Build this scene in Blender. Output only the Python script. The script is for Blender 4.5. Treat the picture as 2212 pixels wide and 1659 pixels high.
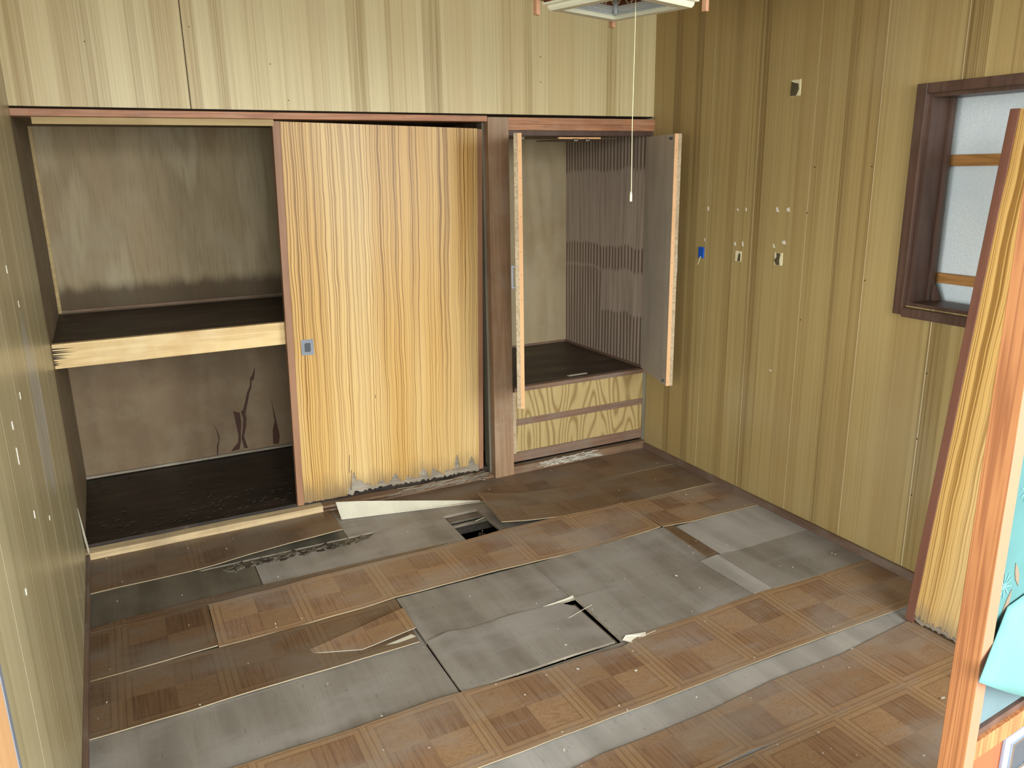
import bpy, bmesh, math, random
from mathutils import Vector, Matrix
random.seed(11)
S = bpy.context.scene
for o in list(bpy.data.objects): bpy.data.objects.remove(o)
C = S.collection
W = 2.805            # room width (x), closet plane at y = 0, room towards -y
CEIL = 2.296
PI = math.pi

# ------------------------------------------------------------------ camera
cd = bpy.data.cameras.new('camera'); cam = bpy.data.objects.new('camera', cd); C.objects.link(cam)
cd.sensor_width = 36.0; cd.lens = 1710.8 / 2212 * 36; cd.clip_start = 0.02; cd.clip_end = 60
_r = Vector((0.89033367, -0.45503629, -0.01574577)); _u = Vector((0.13286942, 0.22658688, 0.96488554)); _f = Vector((0.43549015, 0.86116221, -0.26219834))
cam.matrix_world = Matrix(((_r.x, _u.x, -_f.x, 0.2348), (_r.y, _u.y, -_f.y, -3.4408), (_r.z, _u.z, -_f.z, 1.5326), (0, 0, 0, 1)))
S.camera = cam

# ------------------------------------------------------------------ world, daylight, exposure
w = bpy.data.worlds.new('overcast_sky'); S.world = w; w.use_nodes = True
bg = w.node_tree.nodes['Background']; bg.inputs[0].default_value = (0.80, 0.90, 1.0, 1); bg.inputs[1].default_value = 0.30
def area(name, loc, target, sx, sy, power, col):
    l = bpy.data.lights.new(name, 'AREA'); l.shape = 'RECTANGLE'; l.size = sx; l.size_y = sy; l.energy = power; l.color = col
    o = bpy.data.objects.new(name, l); C.objects.link(o); o.location = loc
    d = Vector(target) - Vector(loc); o.rotation_euler = d.to_track_quat('-Z', 'Y').to_euler(); return o
area('daylight_entrance', (1.6, -7.8, 2.7), (1.2, -0.5, 0.9), 10.0, 5.0, 1720, (0.95, 1.0, 0.99))
area('daylight_side_window', (-4.2, -4.6, 1.7), (2.4, -1.2, 1.0), 2.6, 2.2, 330, (0.94, 1.0, 1.0))
S.view_settings.view_transform = 'Standard'; S.view_settings.look = 'None'
S.view_settings.exposure = 0.55; S.view_settings.gamma = 1.0; S.view_settings.use_curve_mapping = False

# ------------------------------------------------------------------ material helper
def lin(h):
    if not isinstance(h, str): return tuple(h)[:3] + (1,)
    v = [int(h[i:i+2], 16) / 255 for i in (1, 3, 5)]
    return tuple(x / 12.92 if x <= .04045 else ((x + .055) / 1.055) ** 2.4 for x in v) + (1,)
class N:
    def __init__(s, name, rough=.6, spec=.5):
        s.m = bpy.data.materials.new(name); s.m.use_nodes = True; s.t = s.m.node_tree
        s.b = s.t.nodes['Principled BSDF']; s.b.inputs['Roughness'].default_value = rough
        s.b.inputs['Specular IOR Level'].default_value = spec
        s.m.diffuse_color = (.5, .4, .3, 1)
        c = s.t.nodes.new('ShaderNodeTexCoord'); s.co = c.outputs['Object']
        x = s.t.nodes.new('ShaderNodeSeparateXYZ'); s.t.links.new(s.co, x.inputs[0]); s.x, s.y, s.z = x.outputs
    def put(s, sock, v):
        if isinstance(v, bpy.types.NodeSocket): s.t.links.new(v, sock)
        else: sock.default_value = v
    def f(s, op, a, b=0.0, c=0.0):
        n = s.t.nodes.new('ShaderNodeMath'); n.operation = op
        for i, v in enumerate((a, b, c)): s.put(n.inputs[i], v)
        return n.outputs[0]
    def vec(s, a, b, c=0.0):
        n = s.t.nodes.new('ShaderNodeCombineXYZ')
        for i, v in enumerate((a, b, c)): s.put(n.inputs[i], v)
        return n.outputs[0]
    def noise(s, v, scale=1.0, det=2.0, rough=.5, dist=0.0):
        n = s.t.nodes.new('ShaderNodeTexNoise'); s.put(n.inputs['Vector'], v)
        n.inputs['Scale'].default_value = scale; n.inputs['Detail'].default_value = det
        n.inputs['Roughness'].default_value = rough; n.inputs['Distortion'].default_value = dist
        return n.outputs[0]
    def white(s, a):
        n = s.t.nodes.new('ShaderNodeTexWhiteNoise'); n.noise_dimensions = '1D'; s.put(n.inputs['W'], a); return n.outputs[0]
    def mix(s, fac, a, b, mode='MIX'):
        n = s.t.nodes.new('ShaderNodeMix'); n.data_type = 'RGBA'; n.blend_type = mode
        s.put(n.inputs[0], fac)
        for i, v in ((6, a), (7, b)): s.put(n.inputs[i], v if isinstance(v, bpy.types.NodeSocket) else lin(v))
        return n.outputs[2]
    def step(s, v, a, b):   # smooth 0..1 between a and b
        n = s.t.nodes.new('ShaderNodeMapRange'); n.interpolation_type = 'SMOOTHSTEP'
        s.put(n.inputs[0], v); n.inputs[1].default_value = a; n.inputs[2].default_value = b; return n.outputs[0]
    def ramp(s, v, pts):
        n = s.t.nodes.new('ShaderNodeValToRGB'); s.put(n.inputs[0], v); e = n.color_ramp.elements
        while len(e) < len(pts): e.new(.5)
        for k, (p, c) in zip(e, pts): k.position = p; k.color = lin(c)
        return n.outputs[0]
    def col(s, c): s.put(s.b.inputs['Base Color'], c if isinstance(c, bpy.types.NodeSocket) else lin(c)); return s
    def rough(s, r): s.put(s.b.inputs['Roughness'], r); return s
    def bump(s, h, strength=.3, dist=.002):
        n = s.t.nodes.new('ShaderNodeBump'); s.put(n.inputs['Height'], h); n.inputs['Strength'].default_value = strength
        n.inputs['Distance'].default_value = dist; s.t.links.new(n.outputs[0], s.b.inputs['Normal']); return s

M = {}
def flat(name, c, rough=.6, spec=.4, var=.15, metal=0):
    n = N(name, rough, spec); v = n.noise(n.co, 14, 4, .6)
    d = tuple(x * (1 - var) for x in lin(c)[:3]); n.col(n.mix(n.step(v, .35, .65), d + (1,), c)); n.b.inputs['Metallic'].default_value = metal
    M[name] = n.m; return n
def wood(name, light, dark, along='z', across='x', su=10, sv=1.2, rings=40, contrast=.6, rough=.55, spec=.4, dust=None, dustamt=.4, fine=180):
    n = N(name, rough, spec); A = {'x': n.x, 'y': n.y, 'z': n.z}; u = A[across]; v = A[along]
    o = [k for k in 'xyz' if k not in (along, across)][0]; third = n.f('MULTIPLY', A[o], su * .7)
    base = n.noise(n.vec(n.f('MULTIPLY', u, su), n.f('MULTIPLY', v, sv), third), 1, 1.5, .45)
    ring = n.f('SINE', n.f('MULTIPLY', base, rings)); ring = n.f('POWER', n.f('MULTIPLY_ADD', ring, .5, .5), 1.6)
    fin = n.noise(n.vec(n.f('MULTIPLY', u, fine), n.f('MULTIPLY', v, fine * .02), n.f('MULTIPLY', A[o], fine)), 1, 3, .6)
    fac = n.f('MULTIPLY', ring, n.f('MULTIPLY_ADD', fin, .8, .3)); fac = n.f('MULTIPLY', fac, contrast)
    c = n.mix(fac, light, dark)
    blot = n.noise(n.co, 3.2, 4, .6); c = n.mix(n.f('MULTIPLY', n.step(blot, .45, .75), .35), c, dark)
    if dust: c = n.mix(n.f('MULTIPLY', n.step(n.noise(n.co, 5.5, 5, .65), .42, .7), dustamt), c, dust)
    n.col(c); n.bump(fin, .25, .0015); M[name] = n.m; return n
def wallprint(name, axis, light, dark, tint, rough=.42, seed=0.0):
    n = N(name, rough, .45); u = {'x': n.x, 'y': n.y}[axis]; u = n.f('ADD', u, seed)
    fine = n.noise(n.vec(n.f('MULTIPLY', u, 330), n.f('MULTIPLY', n.z, .9), 0.0), 1, 2, .6)
    mid = n.noise(n.vec(n.f('MULTIPLY', u, 85), n.f('MULTIPLY', n.z, .35), 3.0), 1, 2, .5)
    b1 = n.white(n.f('FLOOR', n.f('MULTIPLY', u, 12.1))); b2 = n.white(n.f('FLOOR', n.f('MULTIPLY_ADD', u, 19.3, 5.4)))
    band = n.f('ADD', n.f('MULTIPLY', b1, .55), n.f('MULTIPLY', b2, .45))
    dens = n.f('MULTIPLY_ADD', band, .75, .25)
    ln = n.f('MULTIPLY', n.step(fine, .47, .66), dens); l2 = n.f('MULTIPLY', n.step(mid, .48, .70), .42)
    fac = n.f('MINIMUM', n.f('ADD', n.f('ADD', n.f('MULTIPLY', ln, .62), n.f('MULTIPLY', l2, dens)), n.f('MULTIPLY', n.step(band, .42, .75), .34)), 1.0)
    c = n.mix(fac, light, dark)
    c = n.mix(n.f('MULTIPLY', n.step(n.white(n.f('FLOOR', n.f('MULTIPLY_ADD', u, 7.7, 2.1))), .55, .9), .28), c, tint)
    fade = n.noise(n.vec(n.f('MULTIPLY', u, 2.0), n.f('MULTIPLY', n.z, 1.3), 1.0), 1, 3, .5)
    c = n.mix(n.f('MULTIPLY', n.step(fade, .5, .75), .18), c, '#b9ad92')
    n.col(c); n.bump(fine, .12, .0006); M[name] = n.m; return n

wallprint('print_back', 'x', '#cdbd90', '#937a45', '#b89c68')
wallprint('print_right', 'y', '#ab9563', '#6d542b', '#8f7040', .45, 3.3)
wallprint('print_left', 'y', '#b6ac89', '#90855f', '#a29270', .33, 7.9)
# milky dust smear on the left wall: a stain with its own outline
def reopen(name):
    n = N.__new__(N); n.m = M[name]; n.t = n.m.node_tree; n.b = n.t.nodes['Principled BSDF']
    n.co = [k for k in n.t.nodes if k.type == 'TEX_COORD'][0].outputs['Object']
    n.x, n.y, n.z = [k for k in n.t.nodes if k.type == 'SEPXYZ'][0].outputs; return n, n.b.inputs['Base Color'].links[0].from_socket
n, src = reopen('print_left')
wob = n.noise(n.vec(0.0, n.f('MULTIPLY', n.y, 9), n.f('MULTIPLY', n.z, 4)), 1, 4, .6)
dy = n.f('DIVIDE', n.f('ADD', n.y, .80), .20); dz = n.f('DIVIDE', n.f('SUBTRACT', n.z, .88), .30)
r2 = n.f('ADD', n.f('ADD', n.f('MULTIPLY', dy, dy), n.f('MULTIPLY', dz, dz)), n.f('MULTIPLY_ADD', wob, 3.0, -1.5))
n.col(n.mix(n.f('MULTIPLY', n.step(r2, 1.0, .3), .6), src, '#b9bcbc'))
wood('trim_wood', '#b07a56', '#6d3d24', 'x', 'z', 26, 2.0, 34, .6, .5, .4, '#b59a82', .35)
wood('pillar_wood', '#997b5f', '#6c5039', 'z', 'x', 22, 1.2, 30, .5, .5, .4, '#a79682', .45)
wood('jamb_grey', '#77705f', '#4f4a40', 'z', 'x', 20, 1.0, 26, .5, .6, .3)
wood('pine_beam', '#d9bd88', '#a87d48', 'x', 'z', 20, 1.1, 34, .5, .55, .35, '#e2cfa6', .4)
wood('lintel_pale', '#b39a6a', '#8a7043', 'x', 'z', 20, 1.1, 24, .45, .55, .3)
wood('window_wood', '#553d32', '#33231b', 'z', 'y', 20, 1.2, 30, .6, .45, .45, '#67564c', .3)
wood('batten_wood', '#b07f47', '#744a22', 'y', 'z', 30, 2.2, 30, .6, .55, .3)
wood('door_edge_brown', '#946c4f', '#724d35', 'z', 'x', 20, 1.0, 24, .4, .5, .4)
wood('door_edge_red', '#70493a', '#553324', 'z', 'x', 20, 1.0, 24, .4, .45, .4)
wood('stile_orange', '#9c683f', '#6b381d', 'z', 'y', 95, 1.6, 40, .8, .45, .4)
wood('stile_peach', '#8f634b', '#80563e', 'z', 'x', 14, .8, 20, .4, .5, .4)
wood('leaf_strip', '#d9ab7c', '#c08c5c', 'z', 'x', 14, .8, 20, .35, .55, .3)
wood('leaf_core', '#bba78a', '#7d6a50', 'z', 'x', 60, 30, 30, .6, .8, .2)
wood('ply_inner', '#7f6a52', '#5c4936', 'z', 'x', 4.0, .75, 30, .4, .7, .2, '#8d8068', .35)
wood('ply_side', '#7c684d', '#52412e', 'z', 'y', 5.0, .8, 26, .4, .6, .25, '#8d8272', .4)
wood('ply_wardrobe', '#ad9b7a', '#806b4c', 'z', 'x', 5.0, .8, 36, .4, .7, .2, '#ada08a', .35)
wood('ply_leaf', '#bcb2a4', '#938a7c', 'z', 'y', 5.0, .7, 30, .35, .7, .2, '#a59b8d', .55)
wood('sill_pale', '#c2ab84', '#8b714e', 'x', 'y', 30, 1.5, 30, .5, .6, .3, '#8a7a66', .4)
wood('sill_brown', '#7d624b', '#4d392a', 'x', 'z', 30, 1.5, 30, .5, .6, .3, '#867868', .5)
wood('rail_brown', '#7f6350', '#523c30', 'x', 'z', 30, 1.5, 26, .5, .55, .35, '#80756a', .5)
wood('splinter_grey', '#8d8272', '#544b40', 'x', 'z', 40, 3, 30, .6, .8, .2, '#b4aa98', .4)
wood('baseboard_wood', '#6d5748', '#463629', 'y', 'z', 24, 1.2, 24, .5, .55, .35, '#7d746b', .5)
flat('groove_pale', '#e9dcb6', .7, .2, .1); flat('groove_dark', '#2a2018', .9, .1)
flat('metal_light', '#a4a9b5', .4, .5, .08); flat('metal_grey', '#7b828e', .4, .5, .1); flat('metal_dark', '#3b4046', .45, .5, .1); flat('chrome', '#c4c8cc', .25, .5, .05, 1.0)
flat('black_gap', '#0c0a08', .9, .1); flat('soil', '#0f0c09', .95, .05, .4); flat('fallen_mat', '#3a322a', .9, .1, .3)
flat('chip_white', '#e6e0d0', .8, .2, .15); flat('veneer_pale', '#b9b3a0', .7, .2, .08); flat('veneer_edge', '#ad9c7e', .7, .2, .15)
flat('speck', '#c9c2b2', .8, .2, .3)
flat('cream_plastic', '#d9d7bd', .4, .45, .05); flat('cord_cream', '#e4deb0', .5, .4, .05); flat('lamp_wood', '#b98a6a', .5, .4, .15)
flat('lattice_brown', '#6a3a26', .5, .4, .15); flat('slat_cream', '#cbb596', .55, .3, .1)
flat('blue_plastic', '#1b56b8', .35, .5, .05); flat('pad_cream', '#e3d9b4', .7, .2, .08); flat('pad_dark', '#5a513a', .8, .2, .2)
flat('nail', '#2a1c12', .6, .3); flat('board_under', '#6d6358', .8, .2, .3)
flat('film_leaf', '#6b5c4c', .7, .2, .15); flat('film_line', '#5f9391', .7, .2, .05)
# closet door: wavy zebra grain print
def zebra(name, seed):
    n = N(name, .36, .35); u = n.f('ADD', n.x, seed)
    wv = n.noise(n.vec(n.f('MULTIPLY', u, 9), n.f('MULTIPLY', n.z, 2.6), seed), 1, 2, .5)
    wv2 = n.noise(n.vec(n.f('MULTIPLY', u, 30), n.f('MULTIPLY', n.z, 5.0), seed), 1, 1, .5)
    uu = n.f('ADD', u, n.f('ADD', n.f('MULTIPLY', wv, .030), n.f('MULTIPLY', wv2, .006)))
    a = n.noise(n.vec(n.f('MULTIPLY', uu, 185), n.f('MULTIPLY', n.z, .18), 1.0), 1, 1.5, .5)
    b = n.noise(n.vec(n.f('MULTIPLY', uu, 430), n.f('MULTIPLY', n.z, .3), 5.0), 1, 1, .5)
    g = n.noise(n.vec(n.f('MULTIPLY', u, 5), n.f('MULTIPLY', n.z, .4), 9.0), 1, 2, .5)
    fac = n.f('ADD', n.f('MULTIPLY', n.step(a, .46, .62), .80), n.f('MULTIPLY', n.step(b, .52, .7), .30))
    fac = n.f('MULTIPLY', fac, n.f('MULTIPLY_ADD', n.step(g, .3, .7), .4, .65))
    c = n.mix(n.f('MINIMUM', fac, 1.0), n.mix(n.step(g, .35, .65), '#d3b47c', '#c8a05e'), '#7a5220')
    n.col(c); M[name] = n.m; return n
zebra('zebra_a', 0.0); zebra('zebra_b', 4.7)
# dirt creeping up the bottom of the torn door skin
def grime(name, zlow, zhigh, dirt):
    n = N.__new__(N); n.m = M[name]; n.t = n.m.node_tree; n.b = n.t.nodes['Principled BSDF']
    tc = [k for k in n.t.nodes if k.type == 'TEX_COORD'][0]; n.co = tc.outputs['Object']
    sp = [k for k in n.t.nodes if k.type == 'SEPXYZ'][0]; n.x, n.y, n.z = sp.outputs
    src = n.b.inputs['Base Color'].links[0].from_socket
    h = n.f('ADD', n.z, n.f('MULTIPLY', n.noise(n.vec(n.f('MULTIPLY', n.x, 16), n.f('MULTIPLY', n.z, 5), 0.0), 1, 4, .6), .18))
    n.col(n.mix(n.f('MULTIPLY', n.step(h, zhigh, zlow), .75), src, dirt))
grime('zebra_a', .09, .24, '#6f5f48'); grime('zebra_b', .08, .2, '#7d7260')
# drawer fronts: cathedral grain print
def cathedral(name):
    n = N(name, .42, .45)
    base = n.noise(n.vec(n.f('MULTIPLY', n.x, 7.0), n.f('MULTIPLY', n.z, 1.25), 2.0), 1, 1, .4)
    r = n.f('SINE', n.f('MULTIPLY', base, 80)); r = n.f('POWER', n.f('MULTIPLY_ADD', r, .5, .5), 3.0)
    fin = n.noise(n.vec(n.f('MULTIPLY', n.x, 260), n.f('MULTIPLY', n.z, 9), 0.0), 1, 2, .6)
    c = n.mix(n.f('MULTIPLY', r, .72), '#b39c6c', '#765b32'); c = n.mix(n.f('MULTIPLY', n.step(fin, .45, .7), .35), c, '#8f7444')
    n.col(c); M[name] = n.m
cathedral('drawer_print')
# wardrobe side: ply with printed dark ribs showing through in patches
def ribbed(name):
    n = N(name, .7, .2)
    wob = n.noise(n.vec(n.f('MULTIPLY', n.y, 5), n.f('MULTIPLY', n.z, 1.5), 0.0), 1, 2, .5)
    r = n.f('SINE', n.f('MULTIPLY', n.f('ADD', n.y, n.f('MULTIPLY', wob, .02)), 200))
    r = n.step(r, -.2, .7)
    wz = n.f('ADD', n.z, n.f('MULTIPLY_ADD', n.noise(n.vec(n.f('MULTIPLY', n.y, 3.0), 0.0, 4.0), 1, 2, .5), .16, -.08))
    t1 = n.step(wz, 1.50, 1.53); t2 = n.f('MULTIPLY', n.step(wz, .955, .985), n.step(wz, 1.11, 1.09)); t3 = n.f('MULTIPLY', n.step(wz, .97, .95), n.step(n.y, .44, .47)); t4 = n.step(wz, .74, .72)
    msk = n.f('MINIMUM', n.f('ADD', n.f('ADD', t1, t2), n.f('ADD', t3, t4)), 1.0)
    fib = n.noise(n.vec(n.f('MULTIPLY', n.y, 60), n.f('MULTIPLY', n.z, 2), 0.0), 1, 3, .6)
    c = n.mix(n.step(fib, .35, .7), '#c2b2a2', '#a69686')
    c = n.mix(n.f('MULTIPLY', n.f('MULTIPLY', r, msk), .75), c, '#5b402e')
    n.col(c); M[name] = n.m
ribbed('ply_ribbed')
# floors
def dustcol(n, c, amt, lo=.42, hi=.7, tone='#8b8a8c', scale=2.3):
    d = n.noise(n.vec(n.f('MULTIPLY', n.x, 1.0), n.f('MULTIPLY', n.y, 2.2), 0.0), scale, 5, .6)
    return n.mix(n.f('MULTIPLY', n.step(d, lo, hi), amt), c, tone)
def plyfloor(name, light, dark, dust, amt):
    n = N(name, .6, .35)
    g = n.noise(n.vec(n.f('MULTIPLY', n.x, 130), n.f('MULTIPLY', n.y, 5), 0.0), 1, 4, .65)
    p = n.noise(n.vec(n.f('MULTIPLY', n.x, 9), n.f('MULTIPLY', n.y, 1.2), 2.0), 1, 3, .5)
    pits = n.noise(n.vec(n.f('MULTIPLY', n.x, 160), n.f('MULTIPLY', n.y, 26), 4.0), 1, 2, .5)
    c = n.mix(n.step(p, .35, .7), light, dark); c = n.mix(n.f('MULTIPLY', n.step(g, .5, .72), .45), c, dark)
    c = n.mix(n.f('MULTIPLY', n.step(pits, .66, .74), .55), c, '#2f2822')
    n.col(dustcol(n, c, amt, .42, .68, dust)); n.bump(g, .35, .0015); M[name] = n.m
plyfloor('ply_grey', '#89837a', '#716a61', '#97938f', .6)
plyfloor('ply_dark', '#5f574a', '#464034', '#6b665b', .4)  # dirt plus the weaker light of the left floor, put into the colour
plyfloor('ply_light', '#a39f99', '#8b8781', '#a9a6a2', .4)
def parquet(name, c1, c2, band, dust, amt, dark):
    n = N(name, .45, .4); P = .303
    u = n.f('DIVIDE', n.f('SUBTRACT', n.x, .10), P); v = n.f('DIVIDE', n.y, P)
    u = n.f('ADD', u, 40.0); v = n.f('ADD', v, 40.0)
    fu = n.f('FRACT', u); fv = n.f('FRACT', v)
    du = n.f('MINIMUM', fu, n.f('SUBTRACT', 1.0, fu)); dv = n.f('MINIMUM', fv, n.f('SUBTRACT', 1.0, fv))
    d = n.f('MINIMUM', du, dv)                       # distance to square border
    # 2 x 2 small blocks in each square
    cu = n.f('FLOOR', n.f('MULTIPLY', u, 2.0)); cv = n.f('FLOOR', n.f('MULTIPLY', v, 2.0))
    chk = n.f('MODULO', n.f('ADD', cu, cv), 2.0)
    rnd = n.white(n.f('ADD', n.f('MULTIPLY', cu, 17.13), n.f('MULTIPLY', cv, 5.37)))
    gs = n.noise(n.vec(n.f('MULTIPLY', n.x, 150), n.f('MULTIPLY', n.y, 7), 0.0), 1, 3, .6)        # straight grain along y
    gw = n.noise(n.vec(n.f('MULTIPLY', n.x, 10), n.f('MULTIPLY', n.y, 26), n.f('MULTIPLY', rnd, 9.0)), 1, 2, .5, 1.2)
    gw = n.f('POWER', n.f('MULTIPLY_ADD', n.f('SINE', n.f('MULTIPLY', gw, 60)), .5, .5), 2.0)     # wavy burl
    pl = n.f('FRACT', n.f('MULTIPLY', u, 6.0)); pln = n.step(n.f('MINIMUM', pl, n.f('SUBTRACT', 1.0, pl)), .06, .01)
    straight = n.mix(n.step(gs, .4, .7), c1, c2); straight = n.mix(n.f('MULTIPLY', pln, .5), straight, dark)
    burl = n.mix(n.f('MULTIPLY', gw, .6), band, c2); burl = n.mix(.35, burl, c1)
    c = n.mix(chk, straight, burl); c = n.mix(n.f('MULTIPLY', n.step(rnd, .3, .9), .3), c, dark)
    bnd = n.step(d, .105, .095); c = n.mix(n.f('MULTIPLY', bnd, .55), c, band)
    l1 = n.f('ABSOLUTE', n.f('SUBTRACT', d, .1)); l2 = n.f('ABSOLUTE', n.f('SUBTRACT', d, .035))
    line = n.f('MAXIMUM', n.step(l1, .014, .004), n.step(l2, .014, .004)); c = n.mix(n.f('MULTIPLY', line, .42), c, dark)
    wear = n.noise(n.vec(n.f('MULTIPLY', n.x, 5), n.f('MULTIPLY', n.y, 22), 0.0), 1, 4, .6)
    c = n.mix(n.f('MULTIPLY', n.step(wear, .55, .75), .35), c, dust)
    n.col(dustcol(n, c, amt, .40, .7, dust, 2.0))
    n.rough(n.f('MULTIPLY_ADD', n.noise(n.co, 6, 3), .3, .3))
    n.bump(n.f('ADD', wear, n.f('MULTIPLY', gs, .2)), .3, .003); M[name] = n.m
parquet('parquet', '#8a6c52', '#735640', '#9a7d5c', '#8f877f', .6, '#553c2b')
parquet('parquet_dirty_dim', '#6a513b', '#573f2d', '#735b43', '#6f675d', .65, '#42301f')  # dirty tone, darkened further to carry the low light on the left
def darkfloor():
    n = N('closet_floor_mat', .5, .45); a = n.noise(n.vec(n.f('MULTIPLY', n.x, 3), n.f('MULTIPLY', n.y, 14), 0.0), 1, 6, .7)
    c = n.mix(n.step(a, .4, .7), '#1d150f', '#382c22'); c = n.mix(n.f('MULTIPLY', n.step(n.noise(n.co, 30, 5, .7), .6, .75), .5), c, '#6a5f50')
    n.col(c); n.bump(a, .6, .006); M['closet_floor_mat'] = n.m
darkfloor()
def shelftop():
    n = N('shelf_top_mat', .55, .4); a = n.noise(n.vec(n.f('MULTIPLY', n.x, 3), n.f('MULTIPLY', n.y, 10), 0.0), 1, 5, .6)
    n.col(n.mix(n.step(a, .4, .72), '#33271c', '#514334')); M['shelf_top_mat'] = n.m
shelftop()
def stainply():
    # closet back board: rotary ply, mould band above the shelf, dark run stains with their own outline
    n = N('closet_back_mat', .7, .2)
    base = n.noise(n.vec(n.f('MULTIPLY', n.x, 3.6), n.f('MULTIPLY', n.z, .8), 0.0), 1, 3, .5)
    r = n.f('POWER', n.f('MULTIPLY_ADD', n.f('SINE', n.f('MULTIPLY', base, 40)), .5, .5), 2.0)
    fib = n.noise(n.vec(n.f('MULTIPLY', n.x, 120), n.f('MULTIPLY', n.z, 5), 0.0), 1, 3, .6)
    c = n.mix(n.step(base, .35, .7), '#9b8768', '#ab9c7e'); c = n.mix(n.f('MULTIPLY', r, .35), c, '#7d684a')
    c = n.mix(n.f('MULTIPLY', n.step(fib, .45, .75), .35), c, '#6a573c')
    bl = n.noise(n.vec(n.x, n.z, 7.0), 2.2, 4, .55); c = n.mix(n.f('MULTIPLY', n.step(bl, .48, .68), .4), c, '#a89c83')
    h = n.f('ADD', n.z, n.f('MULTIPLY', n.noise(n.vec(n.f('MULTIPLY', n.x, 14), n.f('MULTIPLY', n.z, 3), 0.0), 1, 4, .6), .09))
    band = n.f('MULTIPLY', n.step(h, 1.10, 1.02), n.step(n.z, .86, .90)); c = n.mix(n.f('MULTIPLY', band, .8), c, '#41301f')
    n.col(c); M['closet_back_mat'] = n.m
stainply()
flat('stain_brown', '#46291a', .6, .3, .2)
def board():
    n = N('grey_board', .8, .2); a = n.noise(n.co, 160, 3, .7); b = n.noise(n.co, 4, 3, .5)
    c = n.mix(n.step(a, .3, .7), '#d5dde0', '#e6eceb'); c = n.mix(n.f('MULTIPLY', n.step(b, .4, .7), .4), c, '#c6d2d8')
    n.col(c); n.bump(a, .3, .001); M['grey_board'] = n.m
board()
def film(name, c, trans):
    n = N(name, .75, .2); a = n.noise(n.co, 9, 4, .6); n.col(n.mix(n.step(a, .35, .7), c, tuple(x * .85 for x in lin(c)[:3]) + (1,)))
    n.b.inputs['Transmission Weight'].default_value = trans; M[name] = n.m
film('glass_film', '#446a69', .1); film('film_sheet', '#5b8380', .1); film('glass_clear', '#5c6f73', .2)
n_ = N('acrylic', .15, .5); n_.col('#dfe6e6'); n_.b.inputs['Transmission Weight'].default_value = .5; M['acrylic'] = n_.m
wood('red_panel', '#9a4a2c', '#6a2e1c', 'z', 'x', 12, 1.0, 40, .5, .4, .4)
wood('ceiling_mat', '#b8a27a', '#94794e', 'y', 'x', 8, .4, 20, .4, .6, .3)
flat('plaster', '#b9b09c', .8, .2, .1)

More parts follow.
